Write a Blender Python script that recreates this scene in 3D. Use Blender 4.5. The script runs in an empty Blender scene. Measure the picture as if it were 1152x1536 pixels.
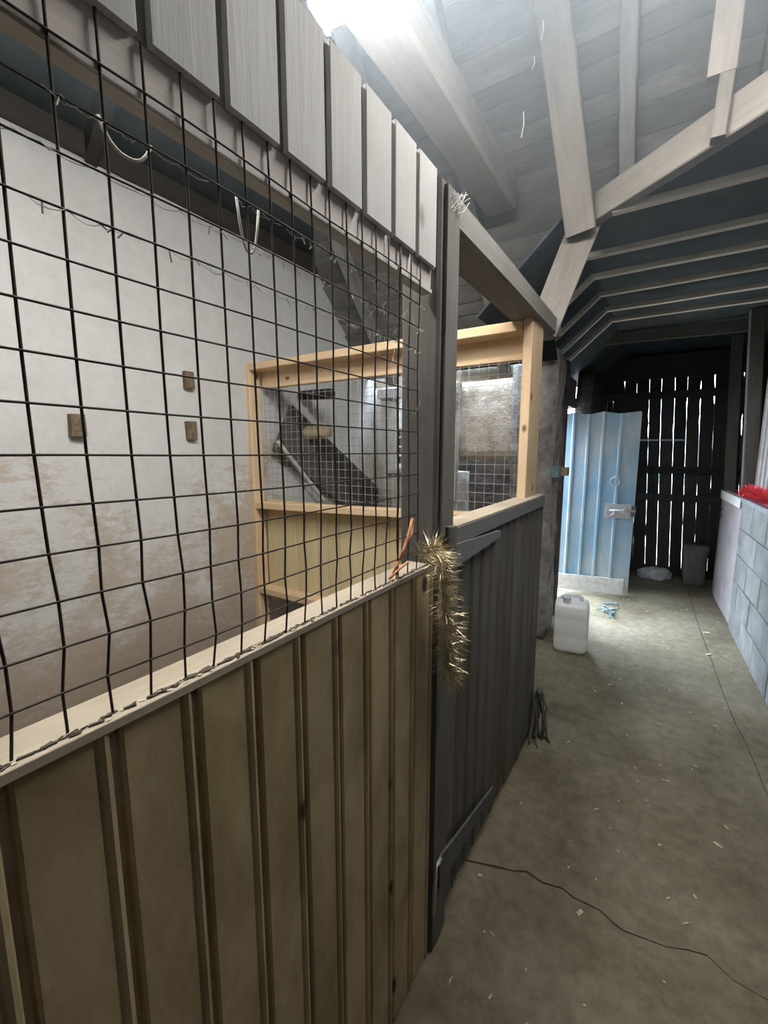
import bpy, bmesh, math, random
from mathutils import Vector, Matrix, noise
V = Vector
C = bpy.context.scene.collection
S = bpy.context.scene

# ------------------------------------------------------------------ camera
CAM_H = 1.6
F = 650.0
pitch = math.atan(93 / F)
yaw = math.atan(424 / math.hypot(F, 93))
cam_d = bpy.data.cameras.new('camera')
cam = bpy.data.objects.new('camera', cam_d)
C.objects.link(cam)
cam_d.sensor_fit = 'HORIZONTAL'
cam_d.sensor_width = 36
cam_d.lens = F / 1152 * 36
cam_d.clip_start = 0.03
cam_d.clip_end = 200
cam.location = (0, 0, CAM_H)
cam.rotation_euler = (math.pi / 2 - pitch, 0, yaw)
S.camera = cam

# ------------------------------------------------------------------ world and exposure
w = bpy.data.worlds.new('sky')
S.world = w
w.use_nodes = True
wn = w.node_tree
bg = wn.nodes['Background']
bg.inputs[0].default_value = (0.72, 0.86, 1.0, 1)
# overcast sky: three times brighter overhead than at the horizon
wtc = wn.nodes.new('ShaderNodeTexCoord'); wsep = wn.nodes.new('ShaderNodeSeparateXYZ')
wmx = wn.nodes.new('ShaderNodeMath'); wmx.operation = 'MAXIMUM'; wmx.inputs[1].default_value = 0.0
wma = wn.nodes.new('ShaderNodeMath'); wma.operation = 'MULTIPLY_ADD'
SKY = 20.0
wma.inputs[1].default_value = 2.0 * SKY; wma.inputs[2].default_value = SKY
wn.links.new(wtc.outputs['Generated'], wsep.inputs[0]); wn.links.new(wsep.outputs['Z'], wmx.inputs[0])
wn.links.new(wmx.outputs[0], wma.inputs[0]); wn.links.new(wma.outputs[0], bg.inputs[1])
TUBE_STRENGTH = 95.0
ADDED_STALL_TUBE = 84.0
S.view_settings.view_transform = 'Standard'
S.view_settings.look = 'None'
S.view_settings.gamma = 1.0
S.view_settings.exposure = 0.0
S.view_settings.use_curve_mapping = False
S.cycles.max_bounces = 10
S.cycles.diffuse_bounces = 5
S.cycles.volume_bounces = 1
S.cycles.use_denoising = True
S.cycles.sample_clamp_indirect = 6.0
HAZE = 0.10

rnd = random.Random(7)

# ------------------------------------------------------------------ materials
def new_mat(name):
    m = bpy.data.materials.new(name)
    m.use_nodes = True
    nt = m.node_tree
    b = nt.nodes['Principled BSDF']
    return m, nt, b

def ramp(nt, stops):
    r = nt.nodes.new('ShaderNodeValToRGB')
    e = r.color_ramp.elements
    while len(e) < len(stops):
        e.new(0.5)
    for k, (p, c) in enumerate(stops):
        e[k].position = p
        e[k].color = (c[0], c[1], c[2], 1)
    return r

def coords(nt, scale, out='Object', loc=None):
    tc = nt.nodes.new('ShaderNodeTexCoord')
    mp = nt.nodes.new('ShaderNodeMapping')
    mp.inputs['Scale'].default_value = scale
    nt.links.new(tc.outputs[out], mp.inputs[0])
    if loc is None:
        oi = nt.nodes.new('ShaderNodeObjectInfo')
        mul = nt.nodes.new('ShaderNodeMath'); mul.operation = 'MULTIPLY'
        mul.inputs[1].default_value = 37.0
        nt.links.new(oi.outputs['Random'], mul.inputs[0])
        nt.links.new(mul.outputs[0], mp.inputs['Location'])
    return mp

def noise_tex(nt, mp, sc, det=6, rough=0.6, dist=0.0):
    n = nt.nodes.new('ShaderNodeTexNoise')
    n.inputs['Scale'].default_value = sc
    n.inputs['Detail'].default_value = det
    n.inputs['Roughness'].default_value = rough
    n.inputs['Distortion'].default_value = dist
    nt.links.new(mp.outputs[0], n.inputs['Vector'])
    return n

def mix(nt, fac, a, b, mode='MIX'):
    m = nt.nodes.new('ShaderNodeMix')
    m.data_type = 'RGBA'
    m.blend_type = mode
    for sock, val in ((m.inputs[0], fac), (m.inputs[6], a), (m.inputs[7], b)):
        if hasattr(val, 'links') or hasattr(val, 'is_output'):
            nt.links.new(val, sock)
        elif isinstance(val, (int, float)):
            sock.default_value = val
        else:
            sock.default_value = (*val, 1)
    return m.outputs[2]

def bump(nt, b, h, strength=0.4, dist=0.01):
    bp = nt.nodes.new('ShaderNodeBump')
    bp.inputs['Strength'].default_value = strength
    bp.inputs['Distance'].default_value = dist
    nt.links.new(h, bp.inputs['Height'])
    nt.links.new(bp.outputs[0], b.inputs['Normal'])

def wood(name, base, dark, stain=None, stain_amt=0.5, rough=0.8, knots=None, grain=0.6, vary=0.25, gz=0.06, gs=55, ks=3.2):
    """grain runs along the object's local Z"""
    m, nt, b = new_mat(name)
    mp = coords(nt, (1, 1, gz))
    g = noise_tex(nt, mp, gs, 5, 0.65, 0.4)
    r = ramp(nt, [(0.3, dark), (0.62, base)])
    nt.links.new(g.outputs[0], r.inputs[0])
    col = mix(nt, grain, base, r.outputs[0])
    mp2 = coords(nt, (1, 1, 0.5))
    if stain:
        s = noise_tex(nt, mp2, 7, 5, 0.65, 0.3)
        sr = ramp(nt, [(0.42, (0, 0, 0)), (0.68, (stain_amt,) * 3)])
        nt.links.new(s.outputs[0], sr.inputs[0])
        col = mix(nt, sr.outputs[0], col, stain)
    if knots:
        vo = nt.nodes.new('ShaderNodeTexVoronoi')
        vo.inputs['Scale'].default_value = ks
        mp3 = coords(nt, (1.6, 1.6, 1.0))
        nt.links.new(mp3.outputs[0], vo.inputs['Vector'])
        kr = ramp(nt, [(0.07, (1, 1, 1)), (0.13, (0, 0, 0))])
        nt.links.new(vo.outputs['Distance'], kr.inputs[0])
        col = mix(nt, kr.outputs[0], col, knots)
    oi = nt.nodes.new('ShaderNodeObjectInfo')
    mr = nt.nodes.new('ShaderNodeMapRange')
    mr.inputs['To Min'].default_value = 1 - vary
    mr.inputs['To Max'].default_value = 1 + vary * 0.4
    nt.links.new(oi.outputs['Random'], mr.inputs[0])
    col = mix(nt, 1.0, col, mr.outputs[0], 'MULTIPLY')
    nt.links.new(col, b.inputs['Base Color'])
    b.inputs['Roughness'].default_value = rough
    b.inputs['Specular IOR Level'].default_value = 0.25
    bump(nt, b, g.outputs[0], 0.35, 0.004)
    return m

def plain(name, c1, c2, sc=8, rough=0.8, metal=0.0, bs=0.3, bd=0.004, stops=(0.35, 0.65), det=6, spec=0.3):
    m, nt, b = new_mat(name)
    mp = coords(nt, (1, 1, 1))
    n = noise_tex(nt, mp, sc, det, 0.65, 0.2)
    r = ramp(nt, [(stops[0], c1), (stops[1], c2)])
    nt.links.new(n.outputs[0], r.inputs[0])
    nt.links.new(r.outputs[0], b.inputs['Base Color'])
    b.inputs['Roughness'].default_value = rough
    b.inputs['Metallic'].default_value = metal
    b.inputs['Specular IOR Level'].default_value = spec
    if bs:
        bump(nt, b, n.outputs[0], bs, bd)
    return m

def whitewash():
    m, nt, b = new_mat('limewashed_wall')
    mp = coords(nt, (1, 1, 1), loc=0)
    big = noise_tex(nt, mp, 1.6, 8, 0.62, 0.5)
    sm = noise_tex(nt, mp, 9, 8, 0.7, 0.3)
    st = nt.nodes.new('ShaderNodeTexNoise')
    mps = coords(nt, (1, 1, 2.4), loc=0)
    st.inputs['Scale'].default_value = 13; st.inputs['Detail'].default_value = 8
    st.inputs['Roughness'].default_value = 0.75
    nt.links.new(mps.outputs[0], st.inputs['Vector'])
    white = mix(nt, sm.outputs[0], (0.50, 0.50, 0.495), (0.76, 0.76, 0.755))
    # bare beige plaster, more of it below 1.5 m
    sep = nt.nodes.new('ShaderNodeSeparateXYZ')
    tc = nt.nodes.new('ShaderNodeTexCoord')
    nt.links.new(tc.outputs['Object'], sep.inputs[0])
    mr = nt.nodes.new('ShaderNodeMapRange')
    mr.inputs['From Min'].default_value = 1.9
    mr.inputs['From Max'].default_value = 1.05
    mr.inputs['To Min'].default_value = -0.50
    mr.inputs['To Max'].default_value = -0.14
    nt.links.new(sep.outputs['Z'], mr.inputs[0])
    a = nt.nodes.new('ShaderNodeMath'); a.operation = 'ADD'
    nt.links.new(big.outputs[0], a.inputs[0]); nt.links.new(mr.outputs[0], a.inputs[1])
    a2 = nt.nodes.new('ShaderNodeMath'); a2.operation = 'MULTIPLY_ADD'
    a2.inputs[1].default_value = 0.75
    nt.links.new(st.outputs[0], a2.inputs[0]); nt.links.new(a.outputs[0], a2.inputs[2])
    r = ramp(nt, [(0.60, (0, 0, 0)), (0.74, (0.85, 0.85, 0.85))])
    nt.links.new(a2.outputs[0], r.inputs[0])
    beige = mix(nt, st.outputs[0], (0.27, 0.21, 0.15), (0.62, 0.54, 0.46))
    col = mix(nt, r.outputs[0], white, beige)
    # earth-brown foot of the wall
    mr2 = nt.nodes.new('ShaderNodeMapRange')
    mr2.inputs['From Min'].default_value = 0.7
    mr2.inputs['From Max'].default_value = 0.2
    nt.links.new(sep.outputs['Z'], mr2.inputs[0])
    m2 = nt.nodes.new('ShaderNodeMath'); m2.operation = 'MULTIPLY'
    m2.inputs[1].default_value = 0.75
    nt.links.new(mr2.outputs[0], m2.inputs[0])
    col = mix(nt, m2.outputs[0], col, (0.33, 0.265, 0.20))
    nt.links.new(col, b.inputs['Base Color'])
    b.inputs['Roughness'].default_value = 0.95
    b.inputs['Specular IOR Level'].default_value = 0.1
    bump(nt, b, st.outputs[0], 0.5, 0.012)
    return m

def concrete():
    m, nt, b = new_mat('barn_floor_concrete')
    mp = coords(nt, (1, 1, 1), loc=0)
    n1 = noise_tex(nt, mp, 1.7, 6, 0.6, 0.4)
    n2 = noise_tex(nt, mp, 16, 8, 0.75)
    n3 = noise_tex(nt, mp, 90, 3, 0.6)
    r = ramp(nt, [(0.35, (0.15, 0.125, 0.080)), (0.66, (0.275, 0.238, 0.175))])
    nt.links.new(n1.outputs[0], r.inputs[0])
    r2 = ramp(nt, [(0.38, (0.62, 0.62, 0.60)), (0.6, (1, 1, 1))])
    nt.links.new(n2.outputs[0], r2.inputs[0])
    col = mix(nt, 0.8, r.outputs[0], r2.outputs[0], 'MULTIPLY')
    r3 = ramp(nt, [(0.70, (0, 0, 0)), (0.76, (0.7, 0.7, 0.7))])
    nt.links.new(n3.outputs[0], r3.inputs[0])
    col = mix(nt, r3.outputs[0], col, (0.42, 0.38, 0.31))
    # same mottled colour over the whole floor
    nt.links.new(col, b.inputs['Base Color'])
    b.inputs['Roughness'].default_value = 0.8
    b.inputs['Specular IOR Level'].default_value = 0.3
    bump(nt, b, n2.outputs[0], 0.35, 0.006)
    return m

M = {}
M['wash'] = whitewash()
M['floor'] = concrete()
M['dirt'] = plain('dark_dirt', (0.05, 0.04, 0.03), (0.10, 0.085, 0.065), 12, 0.95, bs=0.6, bd=0.02)
M['yard'] = plain('pale_yard', (0.40, 0.39, 0.36), (0.52, 0.51, 0.48), 3, 0.9)
M['crackdirt'] = plain('joint_dirt', (0.07, 0.06, 0.045), (0.13, 0.11, 0.085), 30, 0.95)
M['straw_floor'] = plain('bedding_floor', (0.12, 0.08, 0.05), (0.25, 0.17, 0.10), 20, 0.95, bs=0.8, bd=0.02)
M['brown'] = wood('brown_stall_boards', (0.46, 0.365, 0.225), (0.34, 0.265, 0.155), (0.21, 0.155, 0.065), 0.75, knots=(0.05, 0.025, 0.012), grain=0.5, vary=0.15, rough=0.5, gz=0.3, gs=22, ks=4.0)
M['grey_board'] = wood('grey_painted_boards', (0.56, 0.555, 0.545), (0.47, 0.465, 0.455), (0.40, 0.39, 0.38), 0.4, knots=(0.22, 0.2, 0.18), grain=0.35, vary=0.06)
M['beam'] = wood('old_pale_timber', (0.27, 0.245, 0.225), (0.17, 0.155, 0.14), (0.13, 0.12, 0.11), 0.5)
M['beam_mauve'] = wood('brown_grey_timber', (0.66, 0.60, 0.58), (0.58, 0.53, 0.51), None, vary=0.05)
M['plate'] = wood('dull_grey_timber', (0.22, 0.21, 0.20), (0.15, 0.14, 0.13), (0.12, 0.11, 0.10), 0.4)
M['dark_post'] = wood('dark_brown_timber', (0.15, 0.138, 0.128), (0.095, 0.088, 0.082), (0.06, 0.057, 0.054), 0.5)
M['very_dark'] = wood('very_dark_timber', (0.04, 0.036, 0.033), (0.025, 0.022, 0.02), None)  # near-black timber for the wall plate and left-slope rafters
M['grey_post'] = wood('weathered_grey_timber', (0.17, 0.165, 0.155), (0.10, 0.097, 0.09), (0.07, 0.068, 0.065), 0.4)
M['gate'] = wood('slate_painted_boards', (0.155, 0.15, 0.148), (0.10, 0.098, 0.098), (0.125, 0.095, 0.06), 0.8, rough=0.55)
M['gate_rail'] = wood('slate_painted_rail', (0.24, 0.24, 0.245), (0.17, 0.17, 0.175), None, rough=0.6)
M['ledge'] = wood('worn_ledge_timber', (0.47, 0.405, 0.32), (0.35, 0.295, 0.225), (0.27, 0.215, 0.155), 0.6)
M['new'] = wood('new_sawn_timber', (0.74, 0.56, 0.37), (0.60, 0.43, 0.26), (0.50, 0.34, 0.19), 0.45, knots=(0.18, 0.09, 0.04), grain=0.5, vary=0.1, ks=4.5)
M['treated'] = wood('treated_green_boards', (0.66, 0.58, 0.37), (0.52, 0.45, 0.27), (0.66, 0.49, 0.26), 0.6, grain=0.55, vary=0.12)
M['roof'] = wood('roof_boards', (0.27, 0.265, 0.26), (0.17, 0.168, 0.165), (0.13, 0.128, 0.125), 0.6, vary=0.3)
M['roof_dark'] = plain('shade_dark_felt', (0.005, 0.010, 0.009), (0.013, 0.018, 0.016), 6, 0.9)  # darkness of the roof void put into the felt colour
M['deck'] = plain('dark_deck_underside', (0.035, 0.047, 0.055), (0.065, 0.08, 0.088), 5, 0.9)
M['joist'] = wood('dusty_joist', (0.70, 0.66, 0.61), (0.55, 0.52, 0.47), None)
M['slat'] = wood('dark_slats', (0.045, 0.042, 0.038), (0.025, 0.024, 0.022), None, vary=0.4)
M['wire'] = plain('rusty_dark_wire', (0.022, 0.02, 0.019), (0.055, 0.042, 0.033), 40, 0.7, 0.3, bs=0)
M['galv'] = plain('galvanised_wire', (0.36, 0.36, 0.36), (0.55, 0.55, 0.55), 40, 0.5, 0.4, bs=0)
M['block'] = plain('whitewashed_block', (0.125, 0.125, 0.122), (0.205, 0.208, 0.21), 5, 0.9, bs=0.6, bd=0.006)
M['mortar'] = plain('old_mortar', (0.10, 0.10, 0.097), (0.165, 0.165, 0.16), 20, 0.95)
M['cap'] = plain('grey_cap', (0.16, 0.18, 0.20), (0.24, 0.26, 0.28), 8, 0.8)
M['pink'] = plain('faded_pinkish_panel', (0.26, 0.225, 0.235), (0.34, 0.31, 0.32), 4, 0.85)
M['pier'] = plain('rough_pier_plaster', (0.13, 0.115, 0.105), (0.46, 0.43, 0.41), 9, 0.95, bs=1.0, bd=0.03, stops=(0.3, 0.75))
M['stone'] = plain('dim_brown_stone', (0.035, 0.027, 0.024), (0.10, 0.075, 0.065), 7, 0.95, bs=1.0, bd=0.03)
M['tan'] = plain('rough_tan_render', (0.44, 0.35, 0.26), (0.70, 0.64, 0.57), 7, 0.95, bs=1.0, bd=0.03, stops=(0.35, 0.65))
M['whitepaint'] = plain('flaking_white_paint', (0.55, 0.54, 0.52), (0.75, 0.75, 0.74), 16, 0.8, bs=0.5)
M['blue'] = None
M['brick_end'] = plain('brown_brick', (0.11, 0.08, 0.05), (0.22, 0.165, 0.11), 30, 0.9, bs=0.7)
M['profile'] = plain('grey_profiled_sheet', (0.26, 0.25, 0.245), (0.38, 0.365, 0.36), 6, 0.6)
M['jug'] = None
M['jugcap'] = plain('pale_plastic', (0.45, 0.46, 0.47), (0.55, 0.56, 0.57), 8, 0.5, bs=0)
M['galvplate'] = plain('zinc_hardware', (0.42, 0.43, 0.46), (0.60, 0.61, 0.64), 25, 0.45, 0.5)
M['orange'] = plain('orange_twine', (0.48, 0.20, 0.09), (0.62, 0.32, 0.18), 30, 0.7)
M['web'] = plain('dusty_cobweb', (0.42, 0.42, 0.40), (0.6, 0.6, 0.58), 30, 0.9, bs=0)
M['litter'] = plain('straw_bits', (0.40, 0.33, 0.22), (0.62, 0.56, 0.44), 30, 0.8, bs=0)
M['black'] = plain('black_plastic', (0.015, 0.015, 0.016), (0.03, 0.03, 0.03), 20, 0.5, bs=0)
M['teal'] = plain('grey_teal_box', (0.13, 0.20, 0.22), (0.20, 0.28, 0.30), 20, 0.5)
M['sack'] = plain('dirty_white_sack', (0.30, 0.31, 0.31), (0.5, 0.5, 0.5), 12, 0.7)
M['housing'] = plain('white_enamel', (0.75, 0.75, 0.75), (0.82, 0.82, 0.82), 4, 0.4, bs=0)

def blue_paint():
    m, nt, b = new_mat('faded_blue_paint_on_steel')
    mp = coords(nt, (1, 1, 0.45), loc=0)
    n = noise_tex(nt, mp, 3.5, 8, 0.65, 0.4)
    r = ramp(nt, [(0.36, (0.19, 0.36, 0.52)), (0.52, (0.30, 0.43, 0.53)), (0.68, (0.48, 0.54, 0.58))])
    nt.links.new(n.outputs[0], r.inputs[0])
    n2 = noise_tex(nt, coords(nt, (1, 1, 1), loc=0), 22, 4, 0.6)
    r2 = ramp(nt, [(0.66, (0, 0, 0)), (0.72, (0.7, 0.7, 0.7))])
    nt.links.new(n2.outputs[0], r2.inputs[0])
    col = mix(nt, r2.outputs[0], r.outputs[0], (0.42, 0.44, 0.46))
    nt.links.new(col, b.inputs['Base Color'])
    b.inputs['Roughness'].default_value = 0.55
    return m
M['blue'] = blue_paint()

def milk_plastic():
    m, nt, b = new_mat('translucent_milky_plastic')
    n = noise_tex(nt, coords(nt, (1, 1, 1), loc=0), 5, 3, 0.5)
    r = ramp(nt, [(0.3, (0.80, 0.81, 0.82)), (0.7, (0.88, 0.885, 0.89))])
    nt.links.new(n.outputs[0], r.inputs[0])
    nt.links.new(r.outputs[0], b.inputs['Base Color'])
    b.inputs['Roughness'].default_value = 0.4
    b.inputs['Subsurface Weight'].default_value = 0.4
    b.inputs['Subsurface Radius'].default_value = (0.1, 0.1, 0.1)
    return m
M['jug'] = milk_plastic()

def tinsel_mat(name, c1, c2):
    m, nt, b = new_mat(name)
    n = noise_tex(nt, coords(nt, (1, 1, 1), loc=0), 60, 2, 0.5)
    r = ramp(nt, [(0.35, c1), (0.65, c2)])
    nt.links.new(n.outputs[0], r.inputs[0])
    nt.links.new(r.outputs[0], b.inputs['Base Color'])
    b.inputs['Metallic'].default_value = 0.75
    b.inputs['Roughness'].default_value = 0.28
    return m
M['gold'] = tinsel_mat('gold_tinsel_foil', (0.36, 0.28, 0.15), (0.78, 0.68, 0.46))
M['red'] = tinsel_mat('red_tinsel_foil', (0.62, 0.03, 0.05), (0.85, 0.12, 0.16))

m, nt, b = new_mat('lit_tube_diffuser')
b.inputs['Base Color'].default_value = (0.9, 0.9, 0.9, 1)
b.inputs['Emission Color'].default_value = (1.0, 0.985, 0.94, 1)
b.inputs['Emission Strength'].default_value = TUBE_STRENGTH
M['tube'] = m
m2_ = m.copy(); m2_.name = 'added_tube_diffuser'  # diffuser of the added stall lamp
m2_.node_tree.nodes['Principled BSDF'].inputs['Emission Strength'].default_value = ADDED_STALL_TUBE
m2_.node_tree.nodes['Principled BSDF'].inputs['Emission Color'].default_value = (1.0, 0.97, 0.92, 1)
M['tube_added'] = m2_

# ------------------------------------------------------------------ object helpers
WM = {}                       # world matrices, so parents need no depsgraph update

def link(o, world=None, parent=None):
    world = world if world is not None else Matrix.Identity(4)
    C.objects.link(o)
    WM[o.name] = world
    if parent is not None:
        o.parent = parent
        o.matrix_basis = WM[parent.name].inverted() @ world
    else:
        o.matrix_basis = world
    return o

def tag(o, label=None, cat=None, group=None, kind=None):
    if label: o['label'] = label
    if cat: o['category'] = cat
    if group: o['group'] = group
    if kind: o['kind'] = kind
    return o

def thing(name, label, cat, loc=(0, 0, 0), group=None):
    o = bpy.data.objects.new(name, None)
    o.empty_display_size = 0.1
    link(o, Matrix.Translation(V(loc)))
    return tag(o, label, cat, group)

def struct(name, loc=(0, 0, 0)):
    o = bpy.data.objects.new(name, None)
    o.empty_display_size = 0.1
    link(o, Matrix.Translation(V(loc)))
    o['kind'] = 'structure'
    return o

class MB:
    def __init__(s):
        s.v = []; s.f = []; s.smooth = False
    def add(s, vs, fs):
        n = len(s.v)
        s.v += [tuple(p) for p in vs]
        s.f += [tuple(i + n for i in f) for f in fs]
        return s
    def box(s, x0, x1, y0, y1, z0, z1):
        return s.add([(x0, y0, z0), (x1, y0, z0), (x1, y1, z0), (x0, y1, z0), (x0, y0, z1), (x1, y0, z1), (x1, y1, z1), (x0, y1, z1)],
                     [(0, 3, 2, 1), (4, 5, 6, 7), (0, 1, 5, 4), (1, 2, 6, 5), (2, 3, 7, 6), (3, 0, 4, 7)])
    def tube(s, path, r, n=6, closed=False):
        path = [V(p) for p in path]
        rr = r if isinstance(r, (list, tuple)) else [r] * len(path)
        up = V((0.13, 0.31, 0.94))
        rings = []
        for i, p in enumerate(path):
            a = path[max(0, i - 1)]; c = path[min(len(path) - 1, i + 1)]
            if closed:
                a = path[i - 1]; c = path[(i + 1) % len(path)]
            t = (c - a).normalized()
            x = t.cross(up)
            if x.length < 0.05: x = t.cross(V((1, 0, 0)))
            x.normalize(); y = t.cross(x)
            rings.append([p + x * math.cos(2 * math.pi * k / n) * rr[i] + y * math.sin(2 * math.pi * k / n) * rr[i] for k in range(n)])
        vs = [q for rg in rings for q in rg]
        fs = []
        m = len(rings)
        for i in range(m if closed else m - 1):
            j = (i + 1) % m
            for k in range(n):
                l = (k + 1) % n
                fs.append((i * n + k, i * n + l, j * n + l, j * n + k))
        if not closed:
            fs.append(tuple(reversed(range(n))))
            fs.append(tuple((m - 1) * n + k for k in range(n)))
        return s.add(vs, fs)
    def prism(s, prof, z0, z1, segs=1, jit=None, twist=0):
        """prof: CCW list of (x,y), extruded along z"""
        n = len(prof); rings = []
        for i in range(segs + 1):
            z = z0 + (z1 - z0) * i / segs
            dx, dy, sc = jit(i) if jit else (0, 0, 1)
            rings += [(x * sc + dx, y * sc + dy, z) for x, y in prof]
        fs = []
        for i in range(segs):
            for k in range(n):
                l = (k + 1) % n
                fs.append((i * n + k, i * n + l, (i + 1) * n + l, (i + 1) * n + k))
        fs.append(tuple(reversed(range(n))))
        fs.append(tuple(segs * n + k for k in range(n)))
        return s.add(rings, fs)
    def mesh(s, name, mat, smooth=False):
        me = bpy.data.meshes.new(name)
        me.from_pydata(s.v, [], s.f)
        me.materials.append(M[mat] if isinstance(mat, str) else mat)
        if smooth:
            for p in me.polygons: p.use_smooth = True
        me.update()
        return me
    def build(s, name, mat, parent=None, world=None, smooth=False, kind=None):
        o = bpy.data.objects.new(name, s.mesh(name, mat, smooth))
        link(o, world, parent)
        if kind: o['kind'] = kind
        return o

def frame(p0, p1, nrm):
    p0, p1, nrm = V(p0), V(p1), V(nrm)
    z = (p1 - p0).normalized()
    y = (nrm - z * nrm.dot(z)).normalized()
    x = y.cross(z)
    m = Matrix.Identity(4)
    for i in range(3):
        m[i][0] = x[i]; m[i][1] = y[i]; m[i][2] = z[i]; m[i][3] = p0[i]
    return m

def rect_prof(w, t, c):
    a, b = w / 2, t / 2
    return [(-a + c, -b), (a - c, -b), (a, -b + c), (a, b - c), (a - c, b), (-a + c, b), (-a, b - c), (-a, -b + c)]

def tg_prof(w, t):
    """bead-and-butt board: flat face on +y with a chamfer and a proud bead"""
    a, b = w / 2, t / 2
    p = [(-a, -b), (a, -b), (a, b - 0.009), (a - 0.001, b - 0.002), (a - 0.004, b + 0.0035), (a - 0.009, b + 0.005), (a - 0.014, b + 0.002), (a - 0.017, b - 0.002),
         (a - 0.020, b), (-a + 0.013, b), (-a + 0.009, b - 0.003), (-a + 0.007, b - 0.012), (-a, b - 0.013)]
    return [(-x, y) for x, y in reversed(p)]

CACHE = {}
def bar(name, p0, p1, w, t, nrm, mat, parent=None, prof=None, wob=0.0, ch=None, label=None):
    """a timber from p0 to p1; w across, t along nrm; its own object with grain along local z"""
    L = (V(p1) - V(p0)).length
    segs = max(1, int(L / 0.35)) if wob else 1
    key = (round(w, 4), round(t, 4), round(L, 3), mat, prof, wob > 0 and rnd.random())
    me = CACHE.get(key)
    if me is None:
        pr = tg_prof(w, t) if prof == 'tg' else rect_prof(w, t, ch if ch is not None else min(w, t) * 0.08)
        mb = MB()
        r2 = random.Random(rnd.random())
        mb.prism(pr, 0, L, segs, (lambda i: (r2.uniform(-wob, wob), r2.uniform(-wob, wob), 1 + r2.uniform(-wob, wob) * 2)) if wob else None)
        me = mb.mesh(name, mat)
        CACHE[key] = me
    o = bpy.data.objects.new(name, me)
    link(o, frame(p0, p1, nrm), parent)
    if label: o['label'] = label
    return o

def rough_box(x0, x1, y0, y1, z0, z1, step=0.15, amp=0.012, seed=0):
    """box whose faces are divided and pushed about, for old masonry"""
    bm = bmesh.new()
    nx = max(1, round((x1 - x0) / step)); ny = max(1, round((y1 - y0) / step)); nz = max(1, round((z1 - z0) / step))
    def gridface(o, u, v, nu, nv):
        vs = [[bm.verts.new(V(o) + V(u) * (i / nu) + V(v) * (j / nv)) for j in range(nv + 1)] for i in range(nu + 1)]
        for i in range(nu):
            for j in range(nv):
                bm.faces.new((vs[i][j], vs[i + 1][j], vs[i + 1][j + 1], vs[i][j + 1]))
    X, Y, Z = (x1 - x0, 0, 0), (0, y1 - y0, 0), (0, 0, z1 - z0)
    gridface((x0, y0, z0), X, Z, nx, nz)
    gridface((x0, y1, z0), Z, X, nz, nx)
    gridface((x0, y0, z0), Z, Y, nz, ny)
    gridface((x1, y0, z0), Y, Z, ny, nz)
    gridface((x0, y0, z1), X, Y, nx, ny)
    gridface((x0, y0, z0), Y, X, ny, nx)
    bmesh.ops.remove_doubles(bm, verts=bm.verts, dist=1e-5)
    for v in bm.verts:
        n = noise.noise_vector(v.co * 3.1 + V((seed, 0, 0))) + 0.5 * noise.noise_vector(v.co * 8 + V((seed, 5, 0)))
        v.co += V((n.x, n.y, 0 if v.co.z < z0 + 1e-4 else n.z * 0.5)) * amp
    mb = MB()
    bm.verts.index_update()
    mb.v = [tuple(v.co) for v in bm.verts]
    mb.f = [tuple(v.index for v in f.verts) for f in bm.faces]
    bm.free()
    return mb

# ================================================================== SETTING
# ---- ground and floor slabs, with real open joints between them
MB().box(-30, 30, -30, 30, -0.25, -0.12).build('ground', 'yard', kind='structure')
floor = struct('floor')
def slab(poly, z0=-0.10, z1=0.0, mat='floor'):
    mb = MB(); n = len(poly)
    mb.add([(x, y, z0) for x, y in poly] + [(x, y, z1) for x, y in poly],
           [tuple(reversed(range(n))), tuple(range(n, 2 * n))] + [(i, (i + 1) % n, n + (i + 1) % n, n + i) for i in range(n)])
    return mb.build('concrete_slab', mat, floor)
crack = [(-0.60, 1.42), (-0.538, 1.434), (-0.43, 1.471), (-0.375, 1.49), (-0.327, 1.515), (-0.265, 1.505), (-0.20, 1.522), (-0.16, 1.51), (-0.073, 1.512), (-0.03, 1.49),
         (0.002, 1.483), (0.124, 1.503), (0.18, 1.53), (0.232, 1.546), (0.295, 1.507), (0.374, 1.501), (0.60, 1.47), (0.9, 1.49)]
gut = [(0.70, 0.6), (0.62, 1.47), (0.54, 2.2), (0.504, 2.77), (0.475, 3.05), (0.468, 3.07), (0.440, 3.47), (0.409, 4.07), (0.385, 4.5), (0.364, 4.92), (0.34, 5.6), (0.31, 6.7)]
g = [0.012 if x < 0.03 else 0.005 for x, y in crack]
cr_lo = [(x, y - gg * (0.4 + 0.6 * rnd.random())) for (x, y), gg in zip(crack, g)]
cr_hi = [(x, y + gg * 0.35 * rnd.random()) for (x, y), gg in zip(crack, g)]
cl = [p for p in cr_lo if p[0] <= 0.6]
ch_ = [p for p in cr_hi if p[0] <= 0.6]
slab([(-0.60, -2.5), (0.85, -2.5), (0.70, 0.6), (0.615, cl[-1][1])] + list(reversed(cl)))
gl = [p for p in gut if p[1] > 1.6]
slab(ch_ + [(x - 0.0015 - 0.003 * rnd.random(), y) for x, y in gl] + [(-1.4, 6.7), (-1.4, 2.42), (-0.60, 2.42)])
slab([(0.86, -2.5), (1.0, -2.5), (1.0, 6.7)] + [(x + 0.0015 + 0.003 * rnd.random(), y) for x, y in reversed(gut)])
MB().box(-3.0, -0.60, -2.5, 6.7, -0.10, -0.005).build('stall_floor', 'straw_floor', floor)
MB().box(1.0, 3.0, -2.5, 6.7, -0.10, -0.005).build('stall_floor', 'straw_floor', floor)
MB().box(-0.7, 1.1, -2.5, 6.7, -0.12, -0.006).build('joint_bed', 'crackdirt', floor)

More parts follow.
